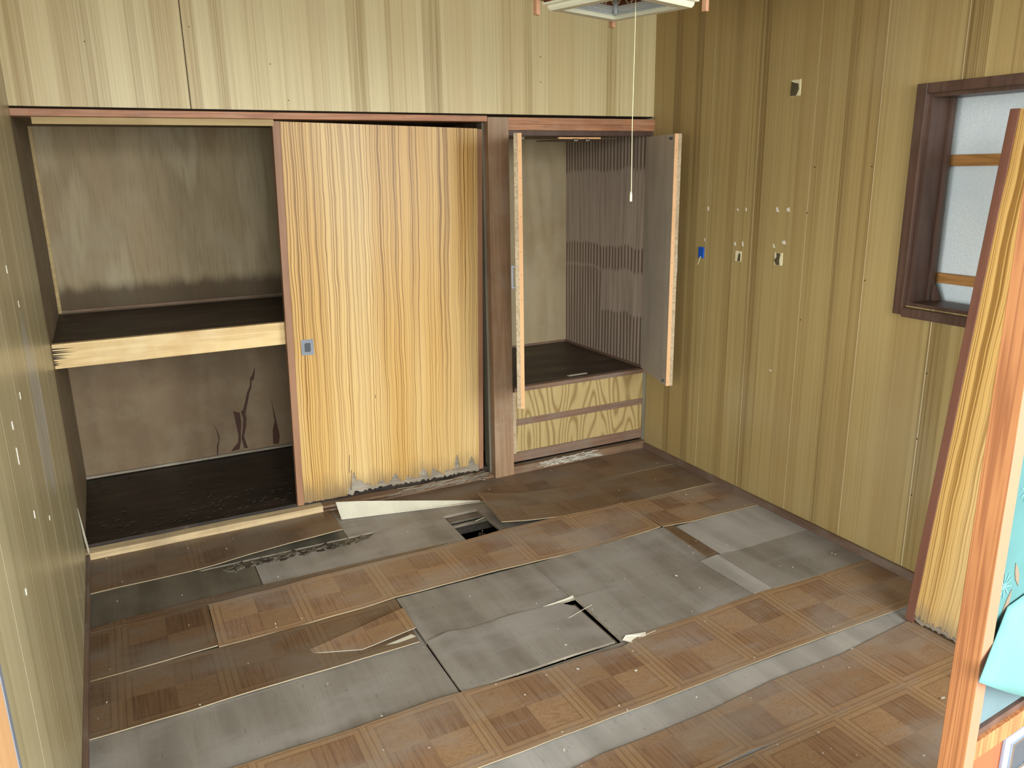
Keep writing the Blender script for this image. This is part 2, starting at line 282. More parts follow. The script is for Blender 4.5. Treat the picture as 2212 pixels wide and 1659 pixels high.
# ------------------------------------------------------------------ mesh helper
class MB:
    def __init__(s): s.v = []; s.f = []; s.mi = []
    def add(s, vs, fs, mi=0, T=None):
        k = len(s.v); s.v += [tuple(T @ Vector(p)) if T else tuple(p) for p in vs]
        s.f += [tuple(k + i for i in f) for f in fs]; s.mi += [mi] * len(fs); return s
    def box(s, x0, x1, y0, y1, z0, z1, mi=0, T=None):
        v = [(x0, y0, z0), (x1, y0, z0), (x1, y1, z0), (x0, y1, z0), (x0, y0, z1), (x1, y0, z1), (x1, y1, z1), (x0, y1, z1)]
        return s.add(v, [(0, 3, 2, 1), (4, 5, 6, 7), (0, 1, 5, 4), (1, 2, 6, 5), (2, 3, 7, 6), (3, 0, 4, 7)], mi, T)
    def prism(s, pts, d, mi=0, T=None, side=None):    # polygon pts (3d, planar) extruded by vector d
        n = len(pts); d = Vector(d); a = [Vector(p) for p in pts]; b = [p + d for p in a]
        s.add(a + b, [tuple(range(n)), tuple(range(2 * n - 1, n - 1, -1))], mi, T)
        return s.add(a + b, [(i, (i + 1) % n, n + (i + 1) % n, n + i)[::-1] for i in range(n)], mi if side is None else side, T)
    def tube(s, p, q, r, n=10, mi=0, T=None, r2=None):
        p = Vector(p); q = Vector(q); d = (q - p).normalized(); a = d.orthogonal().normalized(); b = d.cross(a); r2 = r if r2 is None else r2
        vs = [c + (a * math.cos(2 * PI * i / n) + b * math.sin(2 * PI * i / n)) * rr for c, rr in ((p, r), (q, r2)) for i in range(n)]
        return s.add(vs, [(i, (i + 1) % n, n + (i + 1) % n, n + i) for i in range(n)] + [tuple(range(n))[::-1], tuple(range(n, 2 * n))], mi, T)
    def sheet(s, back, front, nu=24, nv=4, th=.003, warp=0.0, mi=(0, 1, 2), seed=0, curl=0.0):
        # solid thin sheet between a back edge and a front edge, both lists of (x, y, z)
        def rs(pl, t):
            x = pl[0][0] + (pl[-1][0] - pl[0][0]) * t
            for a, b in zip(pl, pl[1:]):
                if x <= b[0] + 1e-9 or b is pl[-1]:
                    k = (x - a[0]) / (b[0] - a[0]) if abs(b[0] - a[0]) > 1e-9 else 0; return Vector(a).lerp(Vector(b), k)
        rr = random.Random(seed); ph = [rr.uniform(0, 6.3) for _ in range(4)]
        top = []
        for i in range(nu + 1):
            A = rs(back, i / nu); B = rs(front, i / nu)
            for j in range(nv + 1):
                k = j / nv; p = A.lerp(B, k)
                p.z += warp * (math.sin(p.x * 11 + ph[0]) * math.sin(p.y * 13 + ph[1]) + .5 * math.sin(p.x * 29 + ph[2])) * .5 + abs(warp) * .75 - curl * 4 * k * (1 - k)
                top.append(p)
        n = len(top); vs = top + [p - Vector((0, 0, th)) for p in top]; nn = nv + 1
        ft = [(i * nn + j, i * nn + j + 1, (i + 1) * nn + j + 1, (i + 1) * nn + j) for i in range(nu) for j in range(nv)]
        fb = [tuple(n + k for k in f[::-1]) for f in ft]
        e = [i * nn for i in range(nu + 1)] + [nu * nn + j for j in range(1, nn)] + [i * nn + nv for i in range(nu - 1, -1, -1)] + [j for j in range(nv - 1, 0, -1)]
        fs = [(e[i], e[(i + 1) % len(e)], n + e[(i + 1) % len(e)], n + e[i]) for i in range(len(e))]
        k0 = len(s.v); s.v += [tuple(p) for p in vs]
        for F, m_ in ((ft, mi[0]), (fb, mi[1]), (fs, mi[2])):
            s.f += [tuple(k0 + q for q in f) for f in F]; s.mi += [m_] * len(F)
        return s
def obj(name, mb, mats, parent=None, bevel=0.0, smooth=False):
    me = bpy.data.meshes.new(name); me.from_pydata(mb.v, [], mb.f)
    bm = bmesh.new(); bm.from_mesh(me)
    for f, mi in zip(bm.faces, mb.mi): f.material_index = mi; f.smooth = smooth
    bmesh.ops.recalc_face_normals(bm, faces=bm.faces)
    if smooth:
        for e in bm.edges:
            if e.calc_face_angle(0) > .6: e.smooth = False
    if bevel > 0:
        ed = [e for e in bm.edges if len(e.link_faces) == 2 and e.calc_face_angle(0) > .8]
        bmesh.ops.bevel(bm, geom=ed, offset=bevel, segments=2, affect='EDGES', profile=.6, clamp_overlap=True)
    bm.to_mesh(me); bm.free()
    for m in (mats if isinstance(mats, (list, tuple)) else [mats]): me.materials.append(M[m])
    o = bpy.data.objects.new(name, me); C.objects.link(o)
    if parent: o.parent = parent
    return o
def bx(name, b, mat, parent=None, bevel=0.0): return obj(name, MB().box(*b), mat, parent, bevel)
def tag(o, label, cat, group=None, kind=None):
    o['label'] = label; o['category'] = cat
    if group: o['group'] = group
    if kind: o['kind'] = kind
    return o
def empty(name, label, cat, loc=(0, 0, 0), rot=(0, 0, 0), group=None, kind=None):
    o = bpy.data.objects.new(name, None); C.objects.link(o); o.location = loc; o.rotation_euler = rot; o.empty_display_size = .1
    return tag(o, label, cat, group, kind)
def st(o, label, cat): return tag(o, label, cat, None, 'structure')

# ================================================================== SETTING
# ---- ceiling
st(bx('ceiling', (-.15, W + .15, -3.15, 1.0, CEIL, CEIL + .05), 'ceiling_mat'), 'pale boarded ceiling just above the top of the picture', 'ceiling')
# ---- back wall above the closet: printed plywood panels
wb = st(bx('wall_back', (-.1, W + .1, .012, .06, 1.77, CEIL), 'groove_dark'), 'striped tan plywood wall above the closet doors', 'wall')
xs = [0.0, .303, .605, .908, 1.211, 1.514, 1.817, 2.12, 2.423, 2.726, W]
for i, (a, b) in enumerate(zip(xs, xs[1:])):
    g = .0016 if abs(b - .605) < .01 else .0002
    h = .0016 if abs(a - .605) < .01 else .0002
    bx('panel', (a + h, b - g, 0, .0115, 1.776, CEIL), 'print_back', wb)
for x, z in ((.27, 2.0), (.92, 1.95), (.98, 1.815), (2.15, 2.03), (2.15, 1.92), (.63, 2.07)):
    obj('nail_head', MB().tube((x, .001, z), (x, -.001, z), .0025, 6), 'nail', wb)
tr = st(bx('trim_1', (0, W, -.018, .0, CEIL - .028, CEIL), 'trim_wood', None, .002), 'thin brown moulding where the back wall meets the ceiling', 'trim')
# ---- right wall with window opening
GR = [0.0, -.139, -.442, -.745, -1.048, -1.351, -1.654, -1.957, -2.26, -2.563, -2.866, -3.03]
WY0, WY1, WZ0, WZ1 = -1.545, -2.40, 1.03, 1.757
m = MB(); X0, X1 = W + .0016, W + .06
m.box(X0, X1, WY0, .95, 0, CEIL); m.box(X0, X1, -3.1, WY1, 0, CEIL); m.box(X0, X1, WY1, WY0, 0, WZ0); m.box(X0, X1, WY1, WY0, WZ1, CEIL)
wr = st(obj('wall_right', m, 'groove_pale'), 'brown striped plywood wall with pale grooves and a window opening', 'wall')
for a, b in zip(GR, GR[1:]):
    m = MB(); g = .0017 if b < -.3 else .0009; y0, y1 = b + g, a - (.0017 if a < -.3 else .0009)
    if a == 0: y1 = 0
    lo, hi = max(y0, WY1), min(y1, WY0)
    if hi <= lo: m.box(W, W + .0014, y0, y1, 0, CEIL)
    else:
        m.box(W, W + .0014, lo, hi, 0, WZ0); m.box(W, W + .0014, lo, hi, WZ1, CEIL)
        if y1 > WY0: m.box(W, W + .0014, WY0, y1, 0, CEIL)
        if y0 < WY1: m.box(W, W + .0014, y0, WY1, 0, CEIL)
    obj('panel', m, 'print_right', wr)
for y, z in ((-1.34, 1.52), (-1.06, .9), (-1.05, 1.34), (-1.36, 1.1), (-1.66, .80), (-1.655, .55), (-1.66, .33), (-1.07, 1.52)):
    obj('nail_head', MB().tube((W + .001, y, z), (W - .001, y, z), .0028, 6), 'nail', wr)
# ---- left wall (room part and closet part share one plane)
GL = [0.0, -.37, -.672, -.974, -1.276, -1.578, -1.88, -2.115]
wl = st(bx('wall_left', (-.06, -.0016, -2.115, .95, -.02, CEIL), 'groove_pale'), 'olive brown grooved plywood wall at the left edge of the picture', 'wall')
for a, b in zip(GL, GL[1:]):
    bx('panel', (-.0014, 0, b + .0014, a - (.0014 if a else 0), 0, CEIL), 'print_left', wl)
bx('closet_side_panel', (-.0014, 0, .0, .88, 0, 1.78), 'ply_side', wl)
rr = random.Random(3)
for (y, z, ln, wd, tilt) in ((-.99, 1.302, .030, .008, .4), (-.85, 1.19, .030, .004, .3), (-1.20, 1.01, .026, .006, .2), (-1.436, 1.0, .03, .006, .3), (-1.446, .93, .06, .004, .05), (-1.05, .62, .02, .005, .2), (-1.35, .75, .03, .003, .1), (-1.7, .72, .02, .006, .2)):
    ln *= .65; T = Matrix.Translation((0, y, z)) @ Matrix.Rotation(tilt, 4, 'X')
    obj('chipped_spot', MB().prism([(0, -wd, -ln * .5), (0, wd * .4, -ln * .6), (0, wd, ln * .3), (0, -wd * .2, ln * .5)], (.0012, 0, 0), 0, T), 'chip_white', wl)
obj('peeling_strip', MB().prism([(.001, -.045, .25), (.001, -.040, .25), (.006, -.010, .12), (.014, .004, .035), (.010, -.004, .030), (.004, -.020, .12)], (.0015, 0, .004)), 'veneer_pale', wl)
# ---- left doorway post (bright frame at the lower left edge)
m = MB().box(-.05, .005, -2.136, -2.115, 0, CEIL)
o = st(obj('trim_2', m, 'metal_grey', None, .001), 'slim blue grey strip closing the left wall by the doorway', 'trim')
st(bx('trim_3', (-.07, .004, -2.26, -2.1365, 0, CEIL), 'leaf_strip', None, .002), 'pale peach wooden door post at the lower left corner', 'trim')
st(bx('wall_left_near', (-.07, -.01, -3.15, -2.95, 0, CEIL), 'plaster'), 'short plaster wall left of the entrance, out of view', 'wall')
st(bx('trim_4', (-.07, .0, -2.95, -2.2605, 1.78, CEIL), 'plaster'), 'plaster head above the left doorway, out of view', 'trim')
# ---- front wall with the entrance the photograph was taken through
m = MB().box(1.93, W + .06, -3.13, -3.03, 0, .45).box(1.93, 1.99, -3.13, -3.03, .45, CEIL).box(-.07, W + .06, -3.13, -3.03, 2.16, CEIL)
m.box(-.07, 1.93, -3.10, -3.03, 1.80, 1.88)
st(obj('wall_front', m, 'plaster'), 'entrance wall behind the glass door, mostly out of view', 'wall')
# ---- baseboards
st(bx('baseboard_right', (W - .016, W, -3.03, .0, 0, .034), 'baseboard_wood', None, .002), 'dusty brown baseboard along the right wall', 'baseboard')
st(bx('baseboard_left', (0, .014, -2.115, -.002, 0, .03), 'baseboard_wood', None, .002), 'dark narrow baseboard along the left wall', 'baseboard')
# ---- closet: header, inner lintel, pillar, sill
st(bx('trim_5', (0.0, 1.864, -.012, .10, 1.742, 1.767), 'trim_wood', None, .0015), 'reddish brown door header running over the open closet', 'trim')
st(bx('trim_6', (.062, .915, .012, .027, 1.716, 1.7415), 'lintel_pale', None, .001), 'pale lintel strip tucked under the closet header', 'trim')
m = MB().box(1.866, 1.972, -.014, .11, 0, 1.762)
st(obj('trim_7', m, 'pillar_wood', None, .002), 'brown square pillar between sliding door and wardrobe', 'pillar')
st(bx('trim_8', (1.855, 1.8658, .030, .075, .0, 1.74), 'jamb_grey'), 'grey weathered door jamb strip left of the pillar', 'trim')
m = MB().sheet([(.0, .046, .034), (.5, .047, .036), (.98, .046, .035)], [(.0, .0, .030), (.5, -.002, .034), (.98, 0, .033)], 40, 3, .032, .0012, (0, 0, 0), 4)
st(obj('trim_9', m, 'sill_pale'), 'worn pale wooden sill along the foot of the open closet', 'sill')
m = MB().sheet([(.981, .046, .034), (1.3, .044, .030), (1.864, .04, .02)], [(.981, .0, .032), (1.3, .002, .026), (1.864, .004, .012)], 40, 3, .012, .0012, (0, 0, 0), 5)
m.box(.981, 1.864, .002, .044, 0, .01)
st(obj('trim_10', m, 'sill_brown'), 'rotten brown sill below the torn sliding door', 'sill')
# closet shell
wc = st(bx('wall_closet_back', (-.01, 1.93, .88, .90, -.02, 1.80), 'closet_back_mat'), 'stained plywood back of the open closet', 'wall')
bx('corner_strip', (0, .014, .866, .8798, .90, 1.75), 'lintel_pale', wc); bx('back_ledge', (0, 1.9, .868, .8798, .90, .913), 'sill_brown', wc)
bx('foot_ledge', (0, 1.9, .862, .8798, .055, .068), 'splinter_grey', wc)
bx('lower_board', (.0, 1.9, .8745, .8798, .068, .80), 'ply_inner', wc)  # added darker board; its tone brings down the brightness below the shelf
def blob(pts, y=.8743, th=.0012): return MB().prism([(x, y, z) for x, z in pts], (0, -th, 0))
for pts in ([(.735, .30), (.742, .22), (.748, .16), (.742, .12), (.722, .10), (.700, .075), (.745, .080), (.757, .12), (.762, .17), (.770, .23), (.768, .285), (.755, .29)],
            [(.774, .29), (.786, .30), (.800, .255), (.792, .20), (.776, .15), (.790, .08), (.770, .082), (.762, .14), (.775, .20), (.782, .25)],
            [(.786, .30), (.800, .34), (.815, .39), (.835, .43), (.838, .47), (.850, .48), (.870, .53), (.866, .49), (.856, .455), (.846, .455), (.842, .42), (.826, .38), (.806, .31), (.795, .27)],
            [(.627, .07), (.632, .12), (.645, .15), (.640, .20), (.630, .25), (.645, .20), (.652, .16), (.641, .12), (.634, .07)],
            [(.925, .08), (.93, .16), (.945, .21), (.938, .34), (.953, .22), (.965, .12), (.955, .075)]):
    obj('run_stain', blob(pts), 'stain_brown', wc)
st(bx('floor_closet', (-.005, 1.93, .05, .8798, .018, .050), 'closet_floor_mat'), 'blackened rotten boards on the closet floor', 'floor')
st(bx('wall_closet_right', (1.93, 1.978, .1101, .90, 0, 1.80), 'ply_side'), 'plywood partition between closet and wardrobe', 'wall')
st(bx('ceiling_closet', (-.01, W + .01, .1005, .90, 1.752, 1.80), 'ply_side'), 'plywood top inside the closet', 'ceiling')
# ================================================================== FLOOR
P = .303
fl = MB()
for y in (-.245, -.94, -1.55, -2.16, -2.77): fl.box(0, W, y - .045, y + .0, -.12, -.026)
floor = st(obj('floor', fl, 'board_under'), 'dusty warped plywood floor with peeling parquet veneer and two holes', 'floor')
st(bx('ground', (-.3, W + .3, -3.1, .95, -.52, -.45), 'soil'), 'bare dark soil under the broken floor', 'ground')
m = MB().box(-.3, -.25, -3.1, .95, -.45, -.001).box(W + .25, W + .3, -3.1, .95, -.45, -.001).box(-.25, W + .25, -3.1, -3.035, -.45, -.101).box(-.25, W + .25, .9, .95, -.45, -.021).box(-.25, -.0605, -3.03, .9, -.03, -.001).box(W + .0605, W + .25, -3.03, .9, -.03, -.001)
st(obj('wall_light_skirt', m, 'soil'), 'unseen dark skirt added around the underfloor space to stop light', 'wall')  # added out of sight to block light leaking in under the boards
st(bx('floor_corridor', (-1.6, 2.4, -4.4, -3.031, -.10, 0.0), 'parquet'), 'corridor floor under the camera, out of view', 'floor')
GP = ['ply_grey', 'board_under', 'veneer_edge']
def ply(x0, x1, y0, y1, mat='ply_grey', z=-.004, th=.011, zb=0, warp=.0006, back=None, front=None, seed=0, nu=None, edge='splinter_grey'):
    back = back or [(x0, y0, z), (x1, y0, z)]; front = front or [(x0, y1, z), (x1, y1, z)]
    nu = nu or max(4, int((x1 - x0) * 22))
    return obj('floor_board', MB().sheet(back, front, nu, 4, th, warp, (0, 1, 2), seed), [mat, 'board_under', edge], floor)
def ven(back, front, mat='parquet', seed=0, warp=.002, th=.003, nu=None, nv=6, edge='veneer_edge', name='veneer_sheet'):
    nu = nu or max(6, int(abs(back[-1][0] - back[0][0]) * 26))
    return obj(name, MB().sheet(back, front, nu, nv, th, warp, (0, 1, 2), seed), [mat, 'veneer_pale', edge], floor, 0, True)
g = .0015
# row 0
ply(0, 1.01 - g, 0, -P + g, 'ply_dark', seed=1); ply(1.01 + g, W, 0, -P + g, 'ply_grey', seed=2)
ven([(0, -.001, .001), (1.012, -.001, .004)], [(0, -.306, .001), (.11, -.306, .003), (.36, -.306, .004), (.47, -.305, .008), (.6, -.303, .020), (.8, -.301, .032), (.99, -.299, .040)], 'parquet_dirty_dim', 1, .0012)
ven([(1.02, -.001, .002), (W - .016, -.001, .002)], [(1.03, -.105, .002), (1.66, -.24, .002), (1.78, -.29, .002), (W - .016, -.293, .002)], 'parquet_dirty_dim', 2, .001)
m = MB().sheet([(1.022, -.080, .076), (1.15, -.105, .064), (1.35, -.150, .040), (1.675, -.238, .006)], [(1.036, -.112, .001), (1.2, -.147, .001), (1.4, -.190, .001), (1.68, -.246, .001)], 30, 6, .0025, 0, (0, 1, 0), 3, .006)
obj('curled_veneer_strip', m, ['veneer_pale', 'parquet_dirty_dim'], floor, 0, True)
# row 1: lower ply everywhere but the hole, torn upper layer, veneer remains, lifted flap on the right
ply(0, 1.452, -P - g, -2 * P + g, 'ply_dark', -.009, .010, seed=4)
rr = random.Random(7)
bk = [(0, -.307, -.002), (.40, -.307, -.002)]
x = .42
while x < 1.10:
    bk.append((x, -.312 - (.018 + rr.random() * .05) * (1 if x > .55 else .4), -.002)); x += rr.uniform(.008, .03)
bk += [(1.13, -.315, -.002), (1.452, -.285, -.001)]
bl = [p for p in bk if p[0] < .60] + [(.604, -.33, -.002)]; br = [(.608, -.33, -.002)] + [p for p in bk if p[0] > .615]
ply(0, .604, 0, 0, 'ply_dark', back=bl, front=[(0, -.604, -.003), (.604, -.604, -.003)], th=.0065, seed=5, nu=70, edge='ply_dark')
ply(.608, 1.452, 0, 0, 'ply_grey', back=br, front=[(.608, -.604, -.003), (1.452, -.604, -.003)], th=.0065, seed=6, nu=110, edge='ply_dark')
ven([(0, -.575, -.0), (.1, -.560, .0), (.4, -.548, .0), (.7, -.552, .0), (1.05, -.556, .0), (1.37, -.562, -.001)], [(0, -.606, .001), (.4, -.604, .001), (1.1, -.603, .001), (1.38, -.570, -.001)], 'parquet_dirty_dim', 6, .0006, .002)
ply(1.625, W, -P - g, -2 * P + g, 'ply_grey', seed=7)
ven([(1.632, -.300, .078), (1.74, -.300, .050), (1.87, -.300, .026), (2.01, -.300, .016), (2.12, -.300, .010), (2.34, -.3005, .006), (W - .016, -.3005, .003)],
    [(1.618, -.585, .050), (1.75, -.595, .032), (1.91, -.600, .017), (2.14, -.601, .010), (2.4, -.602, .004), (W - .016, -.602, .003)], 'parquet_dirty_dim', 8, .0012)
# inside the hole
obj('sunken_ledge', MB().box(1.40, 1.68, -.352, -.20, -.0255, -.0165), 'board_under', floor)
obj('sunken_lip', MB().box(1.40, 1.68, -.368, -.358, -.042, -.030), 'splinter_grey', floor)
for pts, d in (([(1.50, -.545, -.13), (1.57, -.53, -.13), (1.60, -.44, -.06), (1.575, -.43, -.055)], (.01, -.01, -.012)), ([(1.445, -.50, -.15), (1.50, -.53, -.19), (1.51, -.47, -.17), (1.46, -.45, -.13)], (.006, .0, -.012))):
    obj('fallen_piece', MB().prism(pts, d), 'fallen_mat', floor)
obj('splinter', MB().tube((1.575, -.40, -.012), (1.622, -.395, -.008), .0022, 5), 'veneer_pale', floor)
# torn crumbs along the damage in row 1
m = MB()
for i in range(90):
    x = rr.uniform(.5, 1.1); y = -.325 - rr.random() * .055; s = rr.uniform(.003, .012)
    T = Matrix.Translation((x, y, .0)) @ Matrix.Rotation(rr.uniform(-.5, .5), 4, 'Z') @ Matrix.Rotation(rr.uniform(-.4, .4), 4, 'Y')
    m.box(-s * 1.6, s * 1.6, -s * .5, s * .5, -.002, .0025, 0 if rr.random() < .75 else 1, T)
o = obj('rot_crumbs', m, ['ply_dark', 'fallen_mat'], floor); o['kind'] = 'stuff'
# row 2
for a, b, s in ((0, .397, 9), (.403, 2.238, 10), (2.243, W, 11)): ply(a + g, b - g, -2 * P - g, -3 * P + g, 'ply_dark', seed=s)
ven([(0, -.607, .001), (.12, -.607, .001), (.25, -.607, .006), (.397, -.606, .009)], [(0, -.910, .001), (.11, -.910, .001), (.397, -.908, .009)], 'parquet_dirty_dim', 12, .0012)
ven([(.401, -.606, .002), (.62, -.606, .003), (.8, -.606, .010), (1.06, -.606, .011), (1.35, -.606, .010), (1.6, -.605, .020), (1.92, -.605, .019), (2.14, -.606, .012), (2.24, -.606, .015)],
    [(.399, -.910, .002), (.63, -.910, .002), (.92, -.909, .006), (1.03, -.909, .015), (1.4, -.909, .014), (1.6, -.909, .011), (1.92, -.909, .004), (2.1, -.909, .012), (2.23, -.909, .021)], 'parquet', 13, .0025)
ven([(2.245, -.606, .012), (2.4, -.606, .005), (W - .016, -.606, .002)], [(2.24, -.909, .019), (2.4, -.909, .007), (W - .016, -.909, .002)], 'parquet', 14, .001)
# row 3
ply(0, 1.02 - g, -3 * P - g, -4 * P + g, 'ply_grey', seed=15)
ven([(0, -.912, .0), (.40, -.912, .001), (.85, -.912, .003), (1.018, -.911, .010)], [(0, -1.210, .002), (.26, -1.210, .001), (.48, -1.209, .006), (.67, -1.209, .005), (.83, -1.209, .006), (1.0, -1.208, .007)], 'parquet_dirty_dim', 16, .002)
ven([(.66, -1.075, .004), (.84, -1.030, .008), (1.015, -1.005, .024)], [(.66, -1.095, .004), (.82, -1.165, .010), (1.012, -1.145, .022)], 'parquet', 17, .001, .002, edge='veneer_pale', name='lifted_flake')
ven([(.80, -1.185, .003), (.99, -1.160, .012)], [(.80, -1.192, .003), (1.0, -1.176, .010)], 'veneer_pale', 18, .0, .002, name='lifted_flake')
for a, b, s, mt in ((1.022, 1.592, 19, 'ply_grey'), (1.594, 2.238, 20, 'ply_grey'), (2.30, W, 21, 'ply_light')):
    bk = [(a, -.911, .009 if a < 1.2 else .004), (b, -.911, .006 if b < 2 else (.015 if b < 2.3 else 0.0))]
    ft = [(a, -1.2105, .001 if a < 1.5 else (.005 if a < 2 else .008)), (b, -1.2105, .005 if b < 2 else (.002 if b < 2.3 else 0))]
    ply(a, b, 0, 0, mt, back=bk, front=ft, seed=s, th=.012)
ply(2.2395, 2.2985, 0, 0, 'parquet_dirty_dim', back=[(2.2395, -.911, .018), (2.2985, -.911, .012)], front=[(2.2395, -1.2105, .003), (2.2985, -1.2105, .008)], seed=22, th=.012)
# row 4
ply(0, 1.02 - g, -4 * P - g, -5 * P + g, 'ply_grey', seed=23, warp=.001)
ply(1.023, 1.586, 0, 0, 'ply_grey', back=[(1.023, -1.2135, .004), (1.10, -1.2135, .018), (1.18, -1.2135, .006), (1.35, -1.2135, .011), (1.46, -1.2135, .006), (1.54, -1.216, .002), (1.586, -1.25, -.004)],
    front=[(1.023, -1.512, .001), (1.17, -1.512, .004), (1.25, -1.512, .003), (1.42, -1.512, .006), (1.586, -1.505, -.004)], seed=24, th=.008, nu=28)
ply(1.606, 2.188, 0, 0, 'ply_grey', back=[(1.606, -1.2135, .008), (1.75, -1.2135, .005), (2.188, -1.2135, .003)], front=[(1.606, -1.5135, .001), (1.95, -1.5135, .001), (2.188, -1.5135, .010)], seed=25, th=.012)
ply(2.19, 2.279, 0, 0, 'ply_light', back=[(2.19, -1.2135, .005), (2.279, -1.2135, .013)], front=[(2.19, -1.5135, .014), (2.279, -1.5135, .012)], seed=26, th=.014)
ply(2.281, W, 0, 0, 'ply_grey', back=[(2.281, -1.2135, .012), (2.4, -1.2135, .004), (W, -1.2135, 0)], front=[(2.281, -1.5135, .010), (2.45, -1.5135, .003), (W, -1.5135, 0)], seed=27, th=.012)
for k in range(3): obj('torn_edge', MB().prism([(1.455 + .03 * k, -1.2125, .003), (1.50 + .035 * k, -1.2125, .007 + .002 * k), (1.60, -1.2085, .008 + .003 * k), (1.60, -1.2145, .006 + .003 * k)], (0, 0, .0016)), 'veneer_pale', floor)
obj('splinter', MB().tube((1.515, -1.315, .002), (1.63, -1.290, .010), .0014, 5), 'veneer_pale', floor)
obj('splinter', MB().tube((1.604, -1.222, .006), (1.606, -1.50, .001), .0018, 5), 'splinter_grey', floor)
obj('sunken_strip', MB().box(1.535, 1.60, -1.50, -1.225, -.030, -.014), 'board_under', floor)
# row 5 (parquet veneer), ply lip below its wavy back edge
ply(0, W, -1.5165, -6 * P + g, 'ply_grey', -.006, seed=28)
ven([(0, -1.517, .003), (.7, -1.517, .003), (.92, -1.514, .006), (1.03, -1.517, .004), (1.19, -1.527, .003), (1.33, -1.538, .003), (1.49, -1.541, .003), (1.598, -1.552, .002), (1.652, -1.517, .004), (1.95, -1.517, .003), (2.10, -1.517, .008), (2.232, -1.517, .012)],
    [(0, -1.822, .005), (1.0, -1.826, .004), (1.6, -1.826, .004), (2.0, -1.823, .005), (2.228, -1.822, .003)], 'parquet', 29, .0018, nu=90)
ven([(2.2335, -1.517, .012), (2.4, -1.517, .004), (W - .016, -1.517, .001)], [(2.2305, -1.822, .003), (W - .016, -1.826, .001)], 'parquet', 30, .001)
obj('torn_edge', MB().prism([(1.605, -1.520, .004), (1.625, -1.510, .010), (1.70, -1.520, .005), (1.69, -1.535, .004), (1.625, -1.548, .004)], (0, 0, .0012)), 'chip_white', floor)
obj('splinter', MB().tube((1.66, -1.535, .006), (1.735, -1.528, .006), .0012, 5), 'veneer_pale', floor)
# row 6: exposed ply strip and curved torn veneer
ply(0, W, -6 * P - g, -7 * P + g, 'ply_light', -.005, seed=31)
ven([(0, -1.95, .002), (1.0, -1.948, .002), (1.16, -1.944, .003), (1.25, -1.935, .003), (1.37, -1.937, .002), (1.63, -1.935, .003), (1.89, -1.915, .003), (2.19, -1.919, .002), (2.54, -1.889, .001), (W - .016, -1.87, .001)],
    [(0, -2.120, .002), (1.3, -2.120, .003), (1.52, -2.120, .006), (1.61, -2.120, .014), (1.68, -2.120, .003), (W - .016, -2.120, .001)], 'parquet', 32, .0004, nu=80, edge='parquet')
for k in range(7, 10):   # rows behind the wavy strip lie tight together
    ply(0, W, -k * P - g, -(k + 1) * P + g, 'ply_grey', -.005, seed=33 + k)
    ven([(0, -k * P - .001, .001), (W - .016, -k * P - .001, .001)], [(0, -(k + 1) * P + .001, .001), (W - .016, -(k + 1) * P + .001, .001)], 'parquet', 40 + k, .0002, edge='parquet')
# loose specks over the floor
m = MB()
for i in range(190):
    x = rr.uniform(.03, W - .05); y = -rr.random() ** .8 * 2.6; s = rr.uniform(.0009, .0022) * (1.6 if rr.random() < .12 else 1)
    T = Matrix.Translation((x, y, .012 if y > -1.3 else .008)) @ Matrix.Rotation(rr.uniform(0, 3), 4, 'Z') @ Matrix.Rotation(rr.uniform(-.5, .5), 4, 'Y')
    m.box(-s * rr.uniform(1, 2.2), s, -s * .7, s * .7, -s * .4, s * .4, 0, T)
tag(obj('floor_debris', m, 'speck'), 'tiny pale crumbs scattered over the floorboards', 'debris', None, 'stuff')
